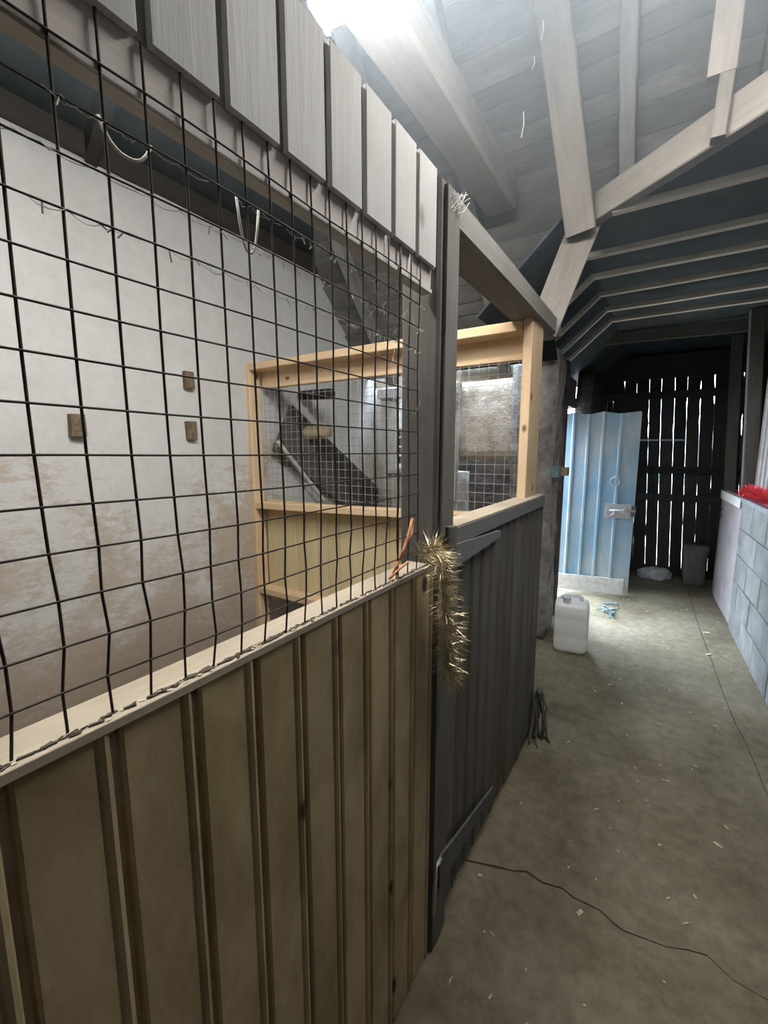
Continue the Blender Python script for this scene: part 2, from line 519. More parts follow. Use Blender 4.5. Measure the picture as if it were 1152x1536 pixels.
# ---- stall back wall (limewashed stone), with hand-worked unevenness
rough_box(-2.75, -2.5, -2.4, 4.6, -0.1, 3.02, 0.12, 0.012, 3).build('wall_left', 'wash', kind='structure', smooth=True)
bar('trim_1', (-2.55, -2.4, 3.07), (-2.55, 2.85, 3.07), 0.14, 0.12, (0, 0, 1), 'very_dark', wob=0.004)['kind'] = 'structure'

# ---- end wall of the stalls, with a boarded opening
wend = struct('wall_end', (-1.6, 3.7, 0))
rough_box(-2.5, -0.80, 3.7, 3.95, 2.19, 2.42, 0.12, 0.015, 1).build('render_above', 'tan', wend, smooth=True)
rough_box(-1.575, -0.80, 3.7, 3.95, 1.515, 2.19, 0.10, 0.02, 2).build('render_panel', 'tan', wend, smooth=True)
rough_box(-2.44, -1.575, 3.7, 3.95, 0, 1.40, 0.12, 0.012, 5).build('sill_wall', 'whitepaint', wend, smooth=True)
rough_box(-2.5, -2.30, 3.69, 3.95, 0, 2.19, 0.12, 0.012, 6).build('reveal', 'wash', wend, smooth=True)
MB().box(-2.5, -0.8, 4.3, 4.4, 0, 2.4).build('dark_backing', 'stone', wend)
MB().box(-1.575, -0.8, 3.75, 3.9, 0, 0.7).build('low_wall', 'pier', wend)
win = struct('window_1', (-2.0, 3.68, 1.4))
bar('lintel', (-2.42, 3.66, 2.14), (-1.58, 3.66, 2.14), 0.095, 0.08, (0, -1, 0), 'whitepaint', win, wob=0.004)
bar('window_post', (-1.62, 3.66, 1.15), (-1.61, 3.66, 1.94), 0.08, 0.07, (0, -1, 0), 'whitepaint', win, wob=0.003)
bar('window_post', (-1.78, 3.67, 1.15), (-1.755, 3.67, 1.80), 0.07, 0.06, (0, -1, 0), 'whitepaint', win, wob=0.003)
bar('window_post', (-2.26, 3.66, 1.40), (-2.26, 3.66, 1.92), 0.09, 0.06, (0, -1, 0), 'whitepaint', win, wob=0.003)
bar('window_rail', (-2.3, 3.65, 1.40), (-1.58, 3.65, 1.41), 0.05, 0.06, (0, -1, 0), 'whitepaint', win, wob=0.003)
for z in (1.50, 1.59, 1.68, 1.77):
    bar('shutter_slat', (-2.25, 3.74, z), (-1.6, 3.74, z + 0.01), 0.07, 0.02, (0, -1, 0.3), 'grey_post', win)

# ---- plaster pier at the corner of the aisle
rough_box(-1.10, -0.76, 3.66, 3.98, 0, 2.36, 0.09, 0.022, 9).build('trim_2', 'pier', kind='structure', smooth=True)
# ---- outside wall beyond it: doorway, lintel and stone return
wdoor = struct('wall_doorway', (-0.95, 4.6, 0))
MB().box(-1.10, -0.90, 3.98, 5.36, 2.06, 2.36).build('wall_over_door', 'stone', wdoor)
rough_box(-0.89, -0.73, 5.34, 6.60, 0, 2.46, 0.10, 0.025, 12).build('stone_return', 'stone', wdoor, smooth=True)

# ---- far wall of upright slats with daylight in the joints
wfar = struct('wall_far', (0, 6.6, 0))
xs = [-0.86, -0.725, -0.654, -0.522, -0.386, -0.246, -0.116, 0.024, 0.153, 0.286, 0.422, 0.556, 0.69, 0.82, 0.95]
for a, b_ in zip(xs[:-1], xs[1:]):
    n = 26; r2 = random.Random(int(a * 1000))
    gapw = 0.0009
    L, R = [], []
    for i in range(n + 1):
        z = 0.02 + 2.5 * i / n
        jl = abs(r2.gauss(0, 1)) * gapw * 0.55 + gapw * 0.35
        jr = abs(r2.gauss(0, 1)) * gapw * 0.55 + gapw * 0.35
        if r2.random() < 0.22: jl = 0.0
        if z > 1.7 and r2.random() < 0.14: jr += 0.007
        lean = 0.05 * (2.45 - z)
        L.append((a + jl + lean, z)); R.append((b_ - jr + lean, z))
    mb = MB()
    for i in range(n):
        (l0, z0), (l1, z1), (r0, _), (r1, _) = L[i], L[i + 1], R[i], R[i + 1]
        base = [(l0, 6.6, z0), (r0, 6.6, z0), (r1, 6.6, z1), (l1, 6.6, z1)]
        mb.add(base + [(x, y + 0.02, z) for x, y, z in base], [(0, 1, 2, 3), (7, 6, 5, 4), (1, 5, 6, 2), (0, 3, 7, 4)])
    mb.build('slat', 'slat', wfar)
for z in (0.06, 1.0, 1.35, 2.28):
    bar('cross_rail', (-0.9, 6.57, z), (1.0, 6.57, z), 0.09, 0.05, (0, -1, 0), 'slat', wfar)
bar('head_rail', (-0.9, 6.55, 2.62), (1.0, 6.55, 2.62), 0.28, 0.06, (0, -1, 0), 'slat', wfar)
MB().box(-0.9, 3.0, 6.62, 6.7, 2.5, 3.6).build('gable', 'deck', wfar)
MB().box(0.93, 3.0, 6.6, 6.7, -0.1, 2.55).build('side_sheet', 'deck', wfar)
MB().box(-0.9, 1.0, 6.6, 6.66, -0.1, 0.05).build('kerb', 'dirt', wfar)

# ---- block wall on the right, block by block
def wx(y): return 0.66 - 0.049 * (y - 3.44)
wr = struct('wall_right', (wx(3.4), 3.4, 0))
dirw = V((-0.049, 1, 0)).normalized()
blk = MB(); blk.prism(rect_prof(0.438, 0.10, 0.006), 0, 0.222)
bme = blk.mesh('block', 'block')
ang = math.atan2(dirw.y, dirw.x)
for c in range(5):
    off = 0.225 if c % 2 else 0.0
    y = 4.87 - 0.224 - off
    if c % 2:
        h = MB(); h.prism(rect_prof(0.213, 0.10, 0.006), 0, 0.222)
        yy = 4.87 - 0.11
        o = bpy.data.objects.new('block', h.mesh('half_block', 'block'))
        link(o, Matrix.Translation((wx(yy) + 0.05 + rnd.uniform(-.002, .002), yy, c * 0.2315)) @ Matrix.Rotation(ang, 4, 'Z'), wr)
    while y > 1.2:
        o = bpy.data.objects.new('block', bme)
        link(o, Matrix.Translation((wx(y) + 0.05 + rnd.uniform(-.003, .003), y, c * 0.2315)) @ Matrix.Rotation(ang, 4, 'Z'), wr)
        y -= 0.449
mb = MB()
mb.prism([(wx(1.0) + 0.007, 1.0), (wx(1.0) + 0.093, 1.0), (wx(4.865) + 0.093, 4.865), (wx(4.865) + 0.007, 4.865)], 0, 1.15)
mb.build('mortar', 'mortar', wr)
mb = MB()
mb.prism([(wx(1.0) - 0.012, 1.0), (wx(1.0) + 0.115, 1.0), (wx(4.88) + 0.115, 4.88), (wx(4.88) - 0.012, 4.88)], 1.152, 1.19)
mb.build('coping', 'cap', wr)
# near part of the wall, out of frame, closes the aisle
MB().box(0.80, 0.9, -2.4, 1.0, 0, 1.15).build('near_wall', 'block', wr)

# ---- outer shell behind the view
MB().box(-2.75, 3.0, -2.6, -2.4, -0.1, 4.6).build('wall_back', 'roof', kind='structure')
MB().box(2.6, 2.8, -2.6, 6.7, -0.1, 3.2).build('wall_outer_right', 'pier', kind='structure')

# ---- roof: a boarded hip at the end, two slopes over the stalls, dark deck over the aisle
ceil = struct('ceiling', (0, 2, 3))
def hz(y): return 3.0 - 1.15 * (y - 2.9)
hipn = V((0, -1.15, -1)).normalized()
hipd = V((0, 1, -1.15)).normalized()
y = 1.5; k = 0
while hz(y) > 2.25:
    x0, x1 = -2.62, -0.52
    if hz(y) > 2.98: x1 = 2.6
    if hz(y) < 2.88: x1 = -0.62 - (2.88 - hz(y)) * 1.07
    p = V((0, y, hz(y)))
    lift = 0.006 * (1 if k % 2 else -1)
    q = p + hipn * lift
    bar('roof_board', (x0, q.y, q.z), (x1 + (0.1 if k % 2 else 0), q.y - 0.0, q.z - (0.02 if k % 2 else 0)), 0.125, 0.014, hipn + hipd * 0.12, 'roof', ceil, wob=0.002)
    y += 0.108 * hipd.y; k += 1
for x in (-2.15, -1.62, -1.12, -0.28, 0.25, 0.9, 1.6):
    ys = 1.5; ye = 3.55 if x < -0.6 else 2.95
    p0 = V((x, ys, hz(ys))) + hipn * 0.07; p1 = V((x, ye, hz(ye))) + hipn * 0.07
    bar('rafter', p0, p1, 0.07, 0.10, hipn, 'roof', ceil, wob=0.003)
mb = MB()
for (xa, xb, ya, yb) in ((-2.65, -0.75, 1.4, 3.55), (-0.75, 2.7, 1.4, 2.98)):
    q = [V((xa, ya, hz(ya))), V((xb, ya, hz(ya))), V((xb, yb, hz(yb))), V((xa, yb, hz(yb)))]
    up_ = [p - hipn * 0.035 for p in q]; up2 = [p - hipn * 0.055 for p in q]
    mb.add(up_ + up2, [(0, 1, 2, 3), (7, 6, 5, 4), (0, 4, 5, 1), (1, 5, 6, 2), (2, 6, 7, 3), (3, 7, 4, 0)])
mb.build('hip_leak_sheet', 'roof_dark', ceil)  # added sheet, keeps sky from leaking between the hip boards
# left slope (felt coloured near-black so the roof void stays dark)
lz = lambda x: 3.06 + 0.86 * (x + 2.55)
mb = MB()
mb.add([(-2.75, -2.5, lz(-2.75)), (-0.88, -2.5, lz(-0.88)), (-0.88, 3.2, lz(-0.88)), (-2.75, 3.2, lz(-2.75)),
        (-2.75, -2.5, lz(-2.75) + .03), (-0.88, -2.5, lz(-0.88) + .03), (-0.88, 3.2, lz(-0.88) + .03), (-2.75, 3.2, lz(-2.75) + .03)],
       [(0, 3, 2, 1), (4, 5, 6, 7), (0, 1, 5, 4), (1, 2, 6, 5), (2, 3, 7, 6), (3, 0, 4, 7)])
mb.build('roof_felt', 'roof_dark', ceil)
rz = lambda x: lz(-0.88) - 0.42 * (x + 0.88)
mb = MB()
mb.add([(-0.90, -2.5, rz(-0.9)), (2.8, -2.5, rz(2.8)), (2.8, 6.7, rz(2.8)), (-0.90, 6.7, rz(-0.9)),
        (-0.90, -2.5, rz(-0.9) + .03), (2.8, -2.5, rz(2.8) + .03), (2.8, 6.7, rz(2.8) + .03), (-0.90, 6.7, rz(-0.9) + .03)],
       [(0, 3, 2, 1), (4, 5, 6, 7), (0, 1, 5, 4), (1, 2, 6, 5), (2, 3, 7, 6), (3, 0, 4, 7)])
mb.build('roof_sheet', 'roof', ceil)
for y in (-1.6, -0.9, -0.2, 0.5, 1.2):
    bar('rafter', (-0.9, y, rz(-0.9) - 0.06), (2.6, y, rz(2.6) - 0.06), 0.06, 0.11, (0, 0, -1), 'beam', ceil)
    bar('rafter', (-2.6, y, lz(-2.6) - 0.05), (-0.9, y, lz(-0.9) - 0.06), 0.06, 0.09, (0.6, 0, -1), 'very_dark', ceil)
# deck over the aisle, its front edge running diagonally behind the trimmer
mb = MB()
deckp = [(-0.50, 2.58), (0.9, 1.50), (2.6, 1.50), (2.6, 6.62), (-0.50, 6.62)]
n = 5
mb.add([(x, y, 2.80) for x, y in deckp] + [(x, y, 2.83) for x, y in deckp],
       [tuple(reversed(range(n))), tuple(range(n, 2 * n))] + [(i, (i + 1) % n, n + (i + 1) % n, n + i) for i in range(n)])
mb.build('deck', 'deck', ceil)
mb = MB()
mb.add([(-0.49, 2.52, 2.82), (-0.98, 2.52, 2.36), (-0.98, 6.62, 2.36), (-0.49, 6.62, 2.82), (-0.49, 2.52, 2.84), (-0.98, 2.52, 2.38), (-0.98, 6.62, 2.38), (-0.49, 6.62, 2.84)],
       [(0, 3, 2, 1), (4, 5, 6, 7), (0, 1, 5, 4), (1, 2, 6, 5), (2, 3, 7, 6), (3, 0, 4, 7)])
mb.build('eave_sheet', 'deck', ceil)

# ================================================================== LIGHT FITTING
t = thing('fluorescent_light', 'lit white fluorescent batten hanging above the aisle at the top of the picture', 'ceiling light', (-0.3, 1.2, 2.87))
a0 = V((-0.945, 1.125, 2.87)); a1 = a0 + V((0.161, 0.026, 0)).normalized() * 1.35
dn = V((0, 0, 1))
bar('diffuser', a0, a1, 0.10, 0.055, dn, 'tube', t, ch=0.016)
bar('housing', a0 + V((0, 0, 0.04)), a1 + V((0, 0, 0.04)), 0.11, 0.03, dn, 'housing', t)
dd = (a1 - a0).normalized()
bar('end_cap', a0 - dd * 0.012 + V((0, 0, .01)), a0 + V((0, 0, .01)), 0.11, 0.078, dn, 'housing', t)
bar('end_cap', a1 + V((0, 0, .01)), a1 + dd * 0.012 + V((0, 0, .01)), 0.11, 0.078, dn, 'housing', t)
for s in (0.42, 1.1):
    p = a0 + dd * s
    mb = MB(); mb.tube([p + V((0, 0, 0.05)), V((p.x, p.y, rz(p.x) if p.x > -0.88 else lz(p.x)))], 0.004, 6)
    mb.build('hanger', 'galv', t)

t = thing('fluorescent_light', 'added fluorescent batten brightening the near stall wall, hidden behind the grey boarding', 'ceiling light', (-1.02, 0.65, 2.82))  # added fill lamp, evens out the light on the white stall wall
b0 = V((-1.02, -0.18, 2.82)); b1 = V((-1.02, 1.02, 2.82))
bar('diffuser', b0, b1, 0.10, 0.055, dn, 'tube_added', t, ch=0.016)
bar('housing', b0 + V((0, 0, .042)), b1 + V((0, 0, .042)), 0.11, 0.03, dn, 'housing', t)
for yy in (0.0, 0.85):
    MB().tube([(-1.02, yy, 2.875), (-1.02, yy, lz(-1.02))], 0.004, 6).build('hanger', 'galv', t)

# ================================================================== ROOF TIMBERS AS THINGS
def beam(name, label, cat, p0, p1, w, h, nrm, mat='beam', wob=0.003, group=None):
    o = bar(name, p0, p1, w, h, nrm, mat, wob=wob)
    return tag(o, label, cat, group)

beam('purlin', 'broad pale grey roof beam running along above the stall boarding, up to the light fitting', 'beam',
     (-0.90, -1.6, 3.08), (-0.93, 2.72, 3.07), 0.18, 0.16, (0, 0, 1))
beam('top_plate', 'grey top timber running from the tall post to the corner of the new frame', 'beam',
     (-0.585, 1.17, 2.235), (-0.59, 2.56, 2.235), 0.13, 0.085, (0, 0, 1), 'plate')
beam('trimmer_beam', 'long pale beam crossing to the upper right edge, below the hanging strut', 'beam',
     (-0.44, 2.56, 2.77), (0.95, 1.46, 2.77), 0.13, 0.06, (1, 1.3, 0))
beam('corner_brace', 'short pale board slanting between the stall corner and the long beam at upper right', 'brace',
     (-0.60, 2.44, 2.20), (-0.40, 2.56, 2.84), 0.15, 0.04, (0.3, -1, 0.1), 'beam')
beam('roof_strut', 'tall leaning pale strut rising to the roof from the beam junction', 'strut',
     (-0.435, 2.47, 2.66), (-0.572, 2.14, 3.62), 0.135, 0.07, (0, -1, 0))
beam('back_strut', 'dark grey diagonal strut behind the corner, in the roof space over the far stall', 'strut',
     (-1.05, 3.02, 2.38), (-0.62, 3.02, 3.05), 0.14, 0.06, (0, -1, 0), 'grey_post')
t = thing('hanging_strut', 'upright pale strut with a notched foot standing on the beam at the top right', 'strut', (0.07, 2.12, 2.83))
bar('strut_body', (0.06, 2.10, 2.90), (0.085, 2.10, 3.62), 0.085, 0.05, (0, -1, 0), 'beam', t, wob=0.003)
bar('strut_foot', (0.068, 2.10, 2.70), (0.078, 2.10, 2.90), 0.045, 0.05, (0, -1, 0), 'beam', t)

jy = [2.455, 2.92, 3.27, 3.65, 4.06, 4.41]
ordn = ['nearest', 'second', 'third', 'fourth', 'fifth', 'farthest']
for i, y in enumerate(jy):
    lab = ('nearest' if i == 0 else 'farthest' if i == 5 else ordn[i] + ' from the camera') + ' of the six thin joists under the dark ceiling over the aisle'
    t = thing('ceiling_joist', lab, 'joist', (0, y, 2.7), 'joists under the dark ceiling')
    x1 = 2.5
    bar('joist_bar', (-0.50 if i else -0.30, y, 2.715), (x1, y, 2.715), 0.042, 0.03, (0, 0, 1), 'joist', t, wob=0.002)
    if i: bar('joist_leg', (-0.86, y, 2.385), (-0.49, y, 2.715), 0.042, 0.03, (1, 0, -1), 'joist', t)
beam('tie_board', 'dusty grey board across the aisle beneath the farthest joists', 'board', (-0.9, 5.2, 2.74), (1.0, 5.2, 2.70), 0.11, 0.03, (0, -1, 0), 'grey_post')

# ================================================================== NEAR STALL FRONT
FX = -0.52
t = thing('stall_barrier', 'brown boarded stall front with a flat ledge on top, nearest the camera', 'partition', (FX - 0.01, 0, 0))
y = 0.113 - 0.105 * 12
while y < 1.0:
    bar('board', (FX - 0.011, y + 0.0525, 0.012), (FX - 0.011, y + 0.0525, 1.2755), 0.1035, 0.02, (1, 0, 0), 'brown', t, prof='tg')
    y += 0.105
MB().box(-0.548, -0.543, -1.2, 1.04, 0.02, 1.266).build('leak_blocker', 'dirt', t)  # added unseen sheet, stops light showing through the board gaps
bar('ledge', (-0.5515, -1.2, 1.283), (-0.5515, 1.045, 1.283), 0.071, 0.013, (0, 0, 1), 'ledge', t, wob=0.002)
bar('inner_rail', (-0.555, -1.2, 1.215), (-0.555, 1.045, 1.215), 0.05, 0.10, (0, 0, 1), 'ledge', t)
bar('bottom_rail', (-0.56, -1.2, 0.12), (-0.56, 1.045, 0.12), 0.05, 0.10, (0, 0, 1), 'brown', t)

# grid of heavy wire, each wire its own bent part
t = thing('wire_grid', 'rusty square wire grid above the brown stall front', 'wire mesh', (-0.5285, 0.5, 1.29))
MX = -0.5285
def wob(a, b, s): return noise.noise(V((a * 3.1, b * 3.1, s))) * 0.006
ykey = [0.131 + 0.0468 * i for i in range(-18, 17)] + [0.883, 0.928, 0.972, 1.015]
ykey = [yy for yy in ykey if yy < 0.90] + [0.930, 0.976]
zrow = [1.338, 1.388, 1.439, 1.491, 1.540, 1.593, 1.644, 1.694, 1.743, 1.792, 1.841, 1.893, 1.945, 1.998]
for i, y in enumerate(ykey):
    pts = []
    r2 = random.Random(i * 7 + 1)
    zz = [1.288] + zrow + [2.049]
    for z in zz:
        pts.append((MX + wob(y, z, 1), y + wob(y, z, 9) + (r2.uniform(-.0035, .0035) if z < 1.45 else 0), z))
    MB().tube(pts, 0.0017, 5).build('wire', 'wire', t, smooth=True)
for j, z in enumerate(zrow):
    pts = []
    y = ykey[0]
    while y < 1.0:
        pts.append((MX + 0.003 + wob(y, z, 1), y, z + wob(y, z, 4) * 0.7)); y += 0.0468
    MB().tube(pts, 0.0014, 5).build('wire', 'wire', t, smooth=True)

# boarding above the grid
t = thing('overhead_boarding', 'pale grey upright boarding along the top of the near stall, under the light', 'partition', (FX, 0, 2.05))
y = 0.318 - 0.105 * 14
while y < 1.02:
    bar('board', (FX - 0.006, y + 0.0525, 2.052), (FX - 0.006, y + 0.0525, 2.275), 0.089, 0.011, (1, 0, 0), 'grey_board', t)
    bar('groove_strip', (FX - 0.015, y + 0.0525 + 0.0515, 2.054), (FX - 0.015, y + 0.0525 + 0.0515, 2.275), 0.022, 0.006, (1, 0, 0), 'gate_rail', t)
    y += 0.105
bar('cleat', (FX - 0.045, -1.15, 2.26), (FX - 0.045, 1.05, 2.26), 0.04, 0.03, (0, 0, 1), 'beam', t)
t = thing('lintel_beam', 'mauve brown lintel under the grey boarding with a thin pale strip along its foot', 'beam', (-0.56, 0, 2.0))
bar('lintel_timber', (-0.5455, -1.2, 2.052), (-0.5455, 1.045, 2.052), 0.023, 0.105, (0, 0, 1), 'beam_mauve', t, wob=0.001)
bar('batten', (-0.548, -1.2, 1.9965), (-0.548, 1.045, 1.9965), 0.024, 0.008, (0, 0, 1), 'grey_board', t)  # pale strip under the lintel, bounced wall light put into its colour
bar('lip', (-0.5325, -1.2, 1.997), (-0.5325, 1.045, 1.997), 0.004, 0.009, (0, 0, 1), 'grey_board', t)

# post between stall front and gate
t = thing('stall_post', 'tall square post between the wire grid and the gate, where the gold tinsel hangs', 'post', (-0.57, 1.1, 0))
bar('post_timber', (-0.5755, 1.11, 0), (-0.5755, 1.11, 2.27), 0.112, 0.095, (0, -1, 0), 'dark_post', t, wob=0.001)
bar('facing_strip', (-0.514, 1.122, 1.36), (-0.514, 1.122, 2.26), 0.075, 0.012, (1, 0, 0), 'plate', t, label='pale grey facing strip on the aisle side')
bar('facing_strip', (-0.514, 1.115, 0.02), (-0.514, 1.115, 1.30), 0.09, 0.012, (1, 0, 0), 'gate', t, label='dark board on the aisle side')
bar('gate_stop', (-0.502, 1.125, 1.22), (-0.502, 1.125, 1.385), 0.035, 0.03, (1, 0, 0), 'grey_post', t)

# gate
t = thing('stall_gate', 'dark slate coloured boarded gate beyond the tall post', 'gate', (FX, 1.17, 0))
y = 1.172
while y < 2.30:
    wd = 0.094 if y < 2.2 else 0.10
    bar('board', (FX - 0.014, y + wd / 2 + 0.002, 0.06 + rnd.uniform(-.008, .008)), (FX - 0.014, y + wd / 2 + 0.002, 1.315), wd, 0.02, (1, 0, 0), 'gate', t, prof='tg')
    y += 0.097
bar('top_rail', (FX - 0.003, 1.166, 1.342), (FX - 0.003, 2.33, 1.342), 0.025, 0.055, (0, 0, 1), 'gate_rail', t)
bar('rail_cap', (FX - 0.035, 1.166, 1.368), (FX - 0.035, 2.33, 1.368), 0.085, 0.012, (0, 0, 1), 'ledge', t, label='bare pale wood along the top')
bar('back_rail', (FX - 0.045, 1.16, 1.33), (FX - 0.045, 2.33, 1.33), 0.04, 0.06, (0, 0, 1), 'new', t)
# tapered brace board just under the rail
mb = MB()
pr = [(1.163, 1.250), (1.163, 1.323), (1.60, 1.298), (1.60, 1.275)]
mb.add([(FX - 0.002, a, b_) for a, b_ in pr] + [(FX + 0.016, a, b_) for a, b_ in pr], [(0, 1, 2, 3), (7, 6, 5, 4), (0, 4, 5, 1), (1, 5, 6, 2), (2, 6, 7, 3), (3, 7, 4, 0)])
mb.build('brace_board', 'gate_rail', t)
bar('bottom_rail', (FX - 0.05, 1.17, 0.2), (FX - 0.05, 2.33, 0.2), 0.04, 0.08, (0, 0, 1), 'gate', t)
# rusty strap at the foot of the gate
mb = MB()
pr = [(1.10, 0.215), (1.10, 0.33), (1.62, 0.205), (1.60, 0.185)]
mb.add([(FX + 0.0125, a, b_) for a, b_ in pr] + [(FX + 0.020, a, b_) for a, b_ in pr], [(0, 1, 2, 3), (7, 6, 5, 4), (0, 4, 5, 1), (1, 5, 6, 2), (2, 6, 7, 3), (3, 7, 4, 0)])
mb.build('hinge_strap', 'grey_post', t)
mb = MB(); mb.tube([(FX + 0.022, 1.10, 0.33), (FX + 0.024, 1.075, 0.33), (FX + 0.024, 1.062, 0.31), (FX + 0.022, 1.058, 0.24), (FX + 0.020, 1.06, 0.16)], 0.006, 6)
mb.build('hinge_pin', 'galvplate', t, smooth=True)
# dark post closing the far end of the gate (behind the new timber)
bar('hanging_stile', (FX - 0.05, 2.345, 0.0), (FX - 0.05, 2.345, 1.30), 0.05, 0.09, (1, 0, 0), 'gate', t)

# twine clump at the foot of the gate's far edge
mb = MB(); r2 = random.Random(5)
for k in range(16):
    p = V((FX + 0.03, 2.33, 0.30))
    pts = [p + V((r2.uniform(-.015, .02), r2.uniform(-.03, .03), 0))]
    for q in range(7):
        pts.append(pts[-1] + V((r2.uniform(-.018, .017), r2.uniform(-.022, .022), -0.045 + r2.uniform(-.02, .02))))
    for q in pts:
        q.z = max(q.z, 0.006); q.x = max(q.x, FX + 0.012)
    mb.tube(pts, 0.0045, 5)
tag(mb.build('twine_bundle', 'grey_post', smooth=True), 'tangle of dark twine at the foot of the far end of the slate gate', 'twine')

# ================================================================== NEW TIMBER PARTITION
PY = 2.10
t = thing('timber_partition', 'new pale timber partition frame with wire and olive boards, across the back of the near stall', 'partition', (-1.5, PY, 0))
def rail(name, xa, xb, z0, z1, y0, y1, mat='new', dz=0.0, lab=None):
    return bar(name, (xa, (y0 + y1) / 2, (z0 + z1) / 2 - dz), (xb, (y0 + y1) / 2, (z0 + z1) / 2), z1 - z0, y1 - y0, (0, -1, 0), mat, t, label=lab)
bar('post', (-2.50, PY + 0.05, 0), (-2.52, PY + 0.05, 2.19), 0.10, 0.10, (0, -1, 0), 'new', t)
bar('post', (-0.568, PY + 0.08, 0), (-0.568, PY + 0.08, 2.19), 0.042, 0.20, (0, -1, 0), 'new', t)
rail('top_rail', -2.46, -0.60, 2.145, 2.192, PY, PY + 0.11)
rail('second_rail', -2.46, -0.60, 2.035, 2.15, PY + 0.11, PY + 0.15)
rail('middle_rail', -2.46, -0.60, 1.235, 1.28, PY, PY + 0.10, dz=0.055)
rail('bottom_rail', -2.46, -0.60, 0.56, 0.605, PY, PY + 0.10, dz=0.01)
x = -2.46; k = 0
while x < -0.66:
    wd = 0.098
    bar('board', (x + wd / 2, PY + 0.112, 0.10 if k > 4 else 0.50), (x + wd / 2, PY + 0.112, 1.24), wd - 0.002, 0.018, (0, -1, 0), 'treated', t, ch=0.004)
    x += wd; k += 1
for i in range(36):
    x = -2.44 + 0.0515 * i
    MB().tube([(x + 0.004 * noise.noise(V((x * 9, z, 0))), PY + 0.105, z) for z in (1.26, 1.5, 1.75, 2.0, 2.04)], 0.0014, 4).build('wire', 'galv', t)
for j in range(16):
    z = 1.275 + 0.050 * j
    MB().tube([(x, PY + 0.108, z + 0.006 * noise.noise(V((x * 3, z * 3, 2)))) for x in (-2.45, -2.0, -1.5, -1.0, -0.6)], 0.0014, 4).build('wire', 'galv', t)

# ================================================================== BRICK STUBS ON THE WHITE WALL
def stub(y, z, w, h, lab, seed):
    mb = rough_box(-2.52, -2.462, y - w / 2, y + w / 2, z - h / 2, z + h / 2, 0.02, 0.009, seed)
    tag(mb.build('brick_stub', 'brick_end', smooth=False), lab, 'brick', 'brick stubs on the white wall')
stub(1.015, 1.722, 0.062, 0.11, 'brown brick stub on the white wall, leftmost of three', 1)
stub(1.64, 1.718, 0.055, 0.11, 'brown brick stub on the white wall, lower of the right-hand pair', 2)
stub(1.645, 2.022, 0.055, 0.10, 'crumbling brown brick stub on the white wall, upper of the right-hand pair', 3)

# ================================================================== NEXT STALL CONTENTS
tag(bar('leaning_board', (-2.45, 3.62, 1.02), (-2.43, 2.36, 1.77), 0.40, 0.03, (1, 0, 0.02), 'dark_post'), 'wide dark board leaning across the white wall beyond the new timber frame', 'board')
tag(bar('pale_batten', (-2.40, 2.78, 1.18), (-2.40, 2.28, 1.66), 0.025, 0.025, (1, 0, 0), 'whitepaint'), 'thin white batten lying on the dark leaning board', 'batten')
mb = MB()
pts = [(-2.47, 2.62, 1.735), (-2.40, 2.62, 1.737), (-2.25, 2.62, 1.742), (-2.20, 2.62, 1.742), (-2.175, 2.62, 1.742)]
mb.tube(pts, [0.052, 0.052, 0.050, 0.044, 0.02], 10)
tag(mb.build('timber_peg', 'treated', smooth=True), 'thick yellowish round-ended timber peg sticking out beyond the frame', 'peg')
mb = MB(); mb.tube([(-2.48, 2.62, 2.03), (-2.2, 2.62, 2.022), (-2.16, 2.62, 2.02)], [0.035, 0.042, 0.040], 12)
tag(mb.build('black_pipe', 'black', smooth=True), 'black round pipe end under the top rails of the new frame', 'pipe')

# ================================================================== BLUE DOOR
d0 = V((-0.955, 5.15, 0.03)); d1 = V((-0.245, 5.28, 0.03))
dx = (d1 - d0).normalized(); dnv = V((dx.y, -dx.x, 0))
Wd = (d1 - d0).length
dm = Matrix.Identity(4)
for i in range(3):
    dm[i][0] = dx[i]; dm[i][1] = -dnv[i]; dm[i][2] = (0, 0, 1)[i]; dm[i][3] = d0[i]
door = bpy.data.objects.new('door_1', None); link(door, dm)
tag(door, 'faded blue ribbed metal door standing open across the aisle, hinged at the left', 'door', kind='structure')
# profiled sheet: ribs (local x across, -y towards the camera)
mb = MB()
ribs = [0.0, 0.10, 0.245, 0.39, 0.555, Wd]
prof = []
for i, rx in enumerate(ribs[:-1]):
    nx = ribs[i + 1]
    prof += [(rx, -0.004), (nx - 0.030, -0.004 - 0.004), (nx - 0.022, -0.026), (nx - 0.004, -0.026), (nx, -0.004)] if i < 4 else [(rx, -0.004), (nx, -0.004)]
front = prof; nn = len(front)
vs = [];
H = 1.96
top = lambda x: H + 0.012 * math.sin(x * 21)
for (x, y) in front: vs += [(x, y, 0.16), (x, y, top(x))]
for (x, y) in front: vs += [(x, y + 0.003, 0.16), (x, y + 0.003, top(x))]
fs = []
for i in range(nn - 1):
    fs.append((2 * i, 2 * i + 2, 2 * i + 3, 2 * i + 1))
    j = 2 * nn
    fs.append((j + 2 * i, j + 2 * i + 1, j + 2 * i + 3, j + 2 * i + 2))
    fs.append((2 * i + 1, 2 * i + 3, j + 2 * i + 3, j + 2 * i + 1))
mb.add(vs, fs)
mb.build('door_sheet', 'blue', door, dm)
def dpart(name, x0, x1, y0, y1, z0, z1, mat):
    return MB().box(x0, x1, y0, y1, z0, z1).build(name, mat, door, dm)
dpart('kick_board', 0.0, Wd - 0.045, -0.035, -0.01, 0.0, 0.175, 'whitepaint')
dpart('stile', Wd - 0.05, Wd + 0.004, -0.003, 0.04, -0.01, H - 0.01, 'grey_board')
dpart('stile', 0.0, 0.05, 0.001, 0.04, -0.01, H - 0.01, 'slat')
dpart('ledger', 0.05, Wd - 0.05, 0.001, 0.035, 1.5, 1.6, 'slat')
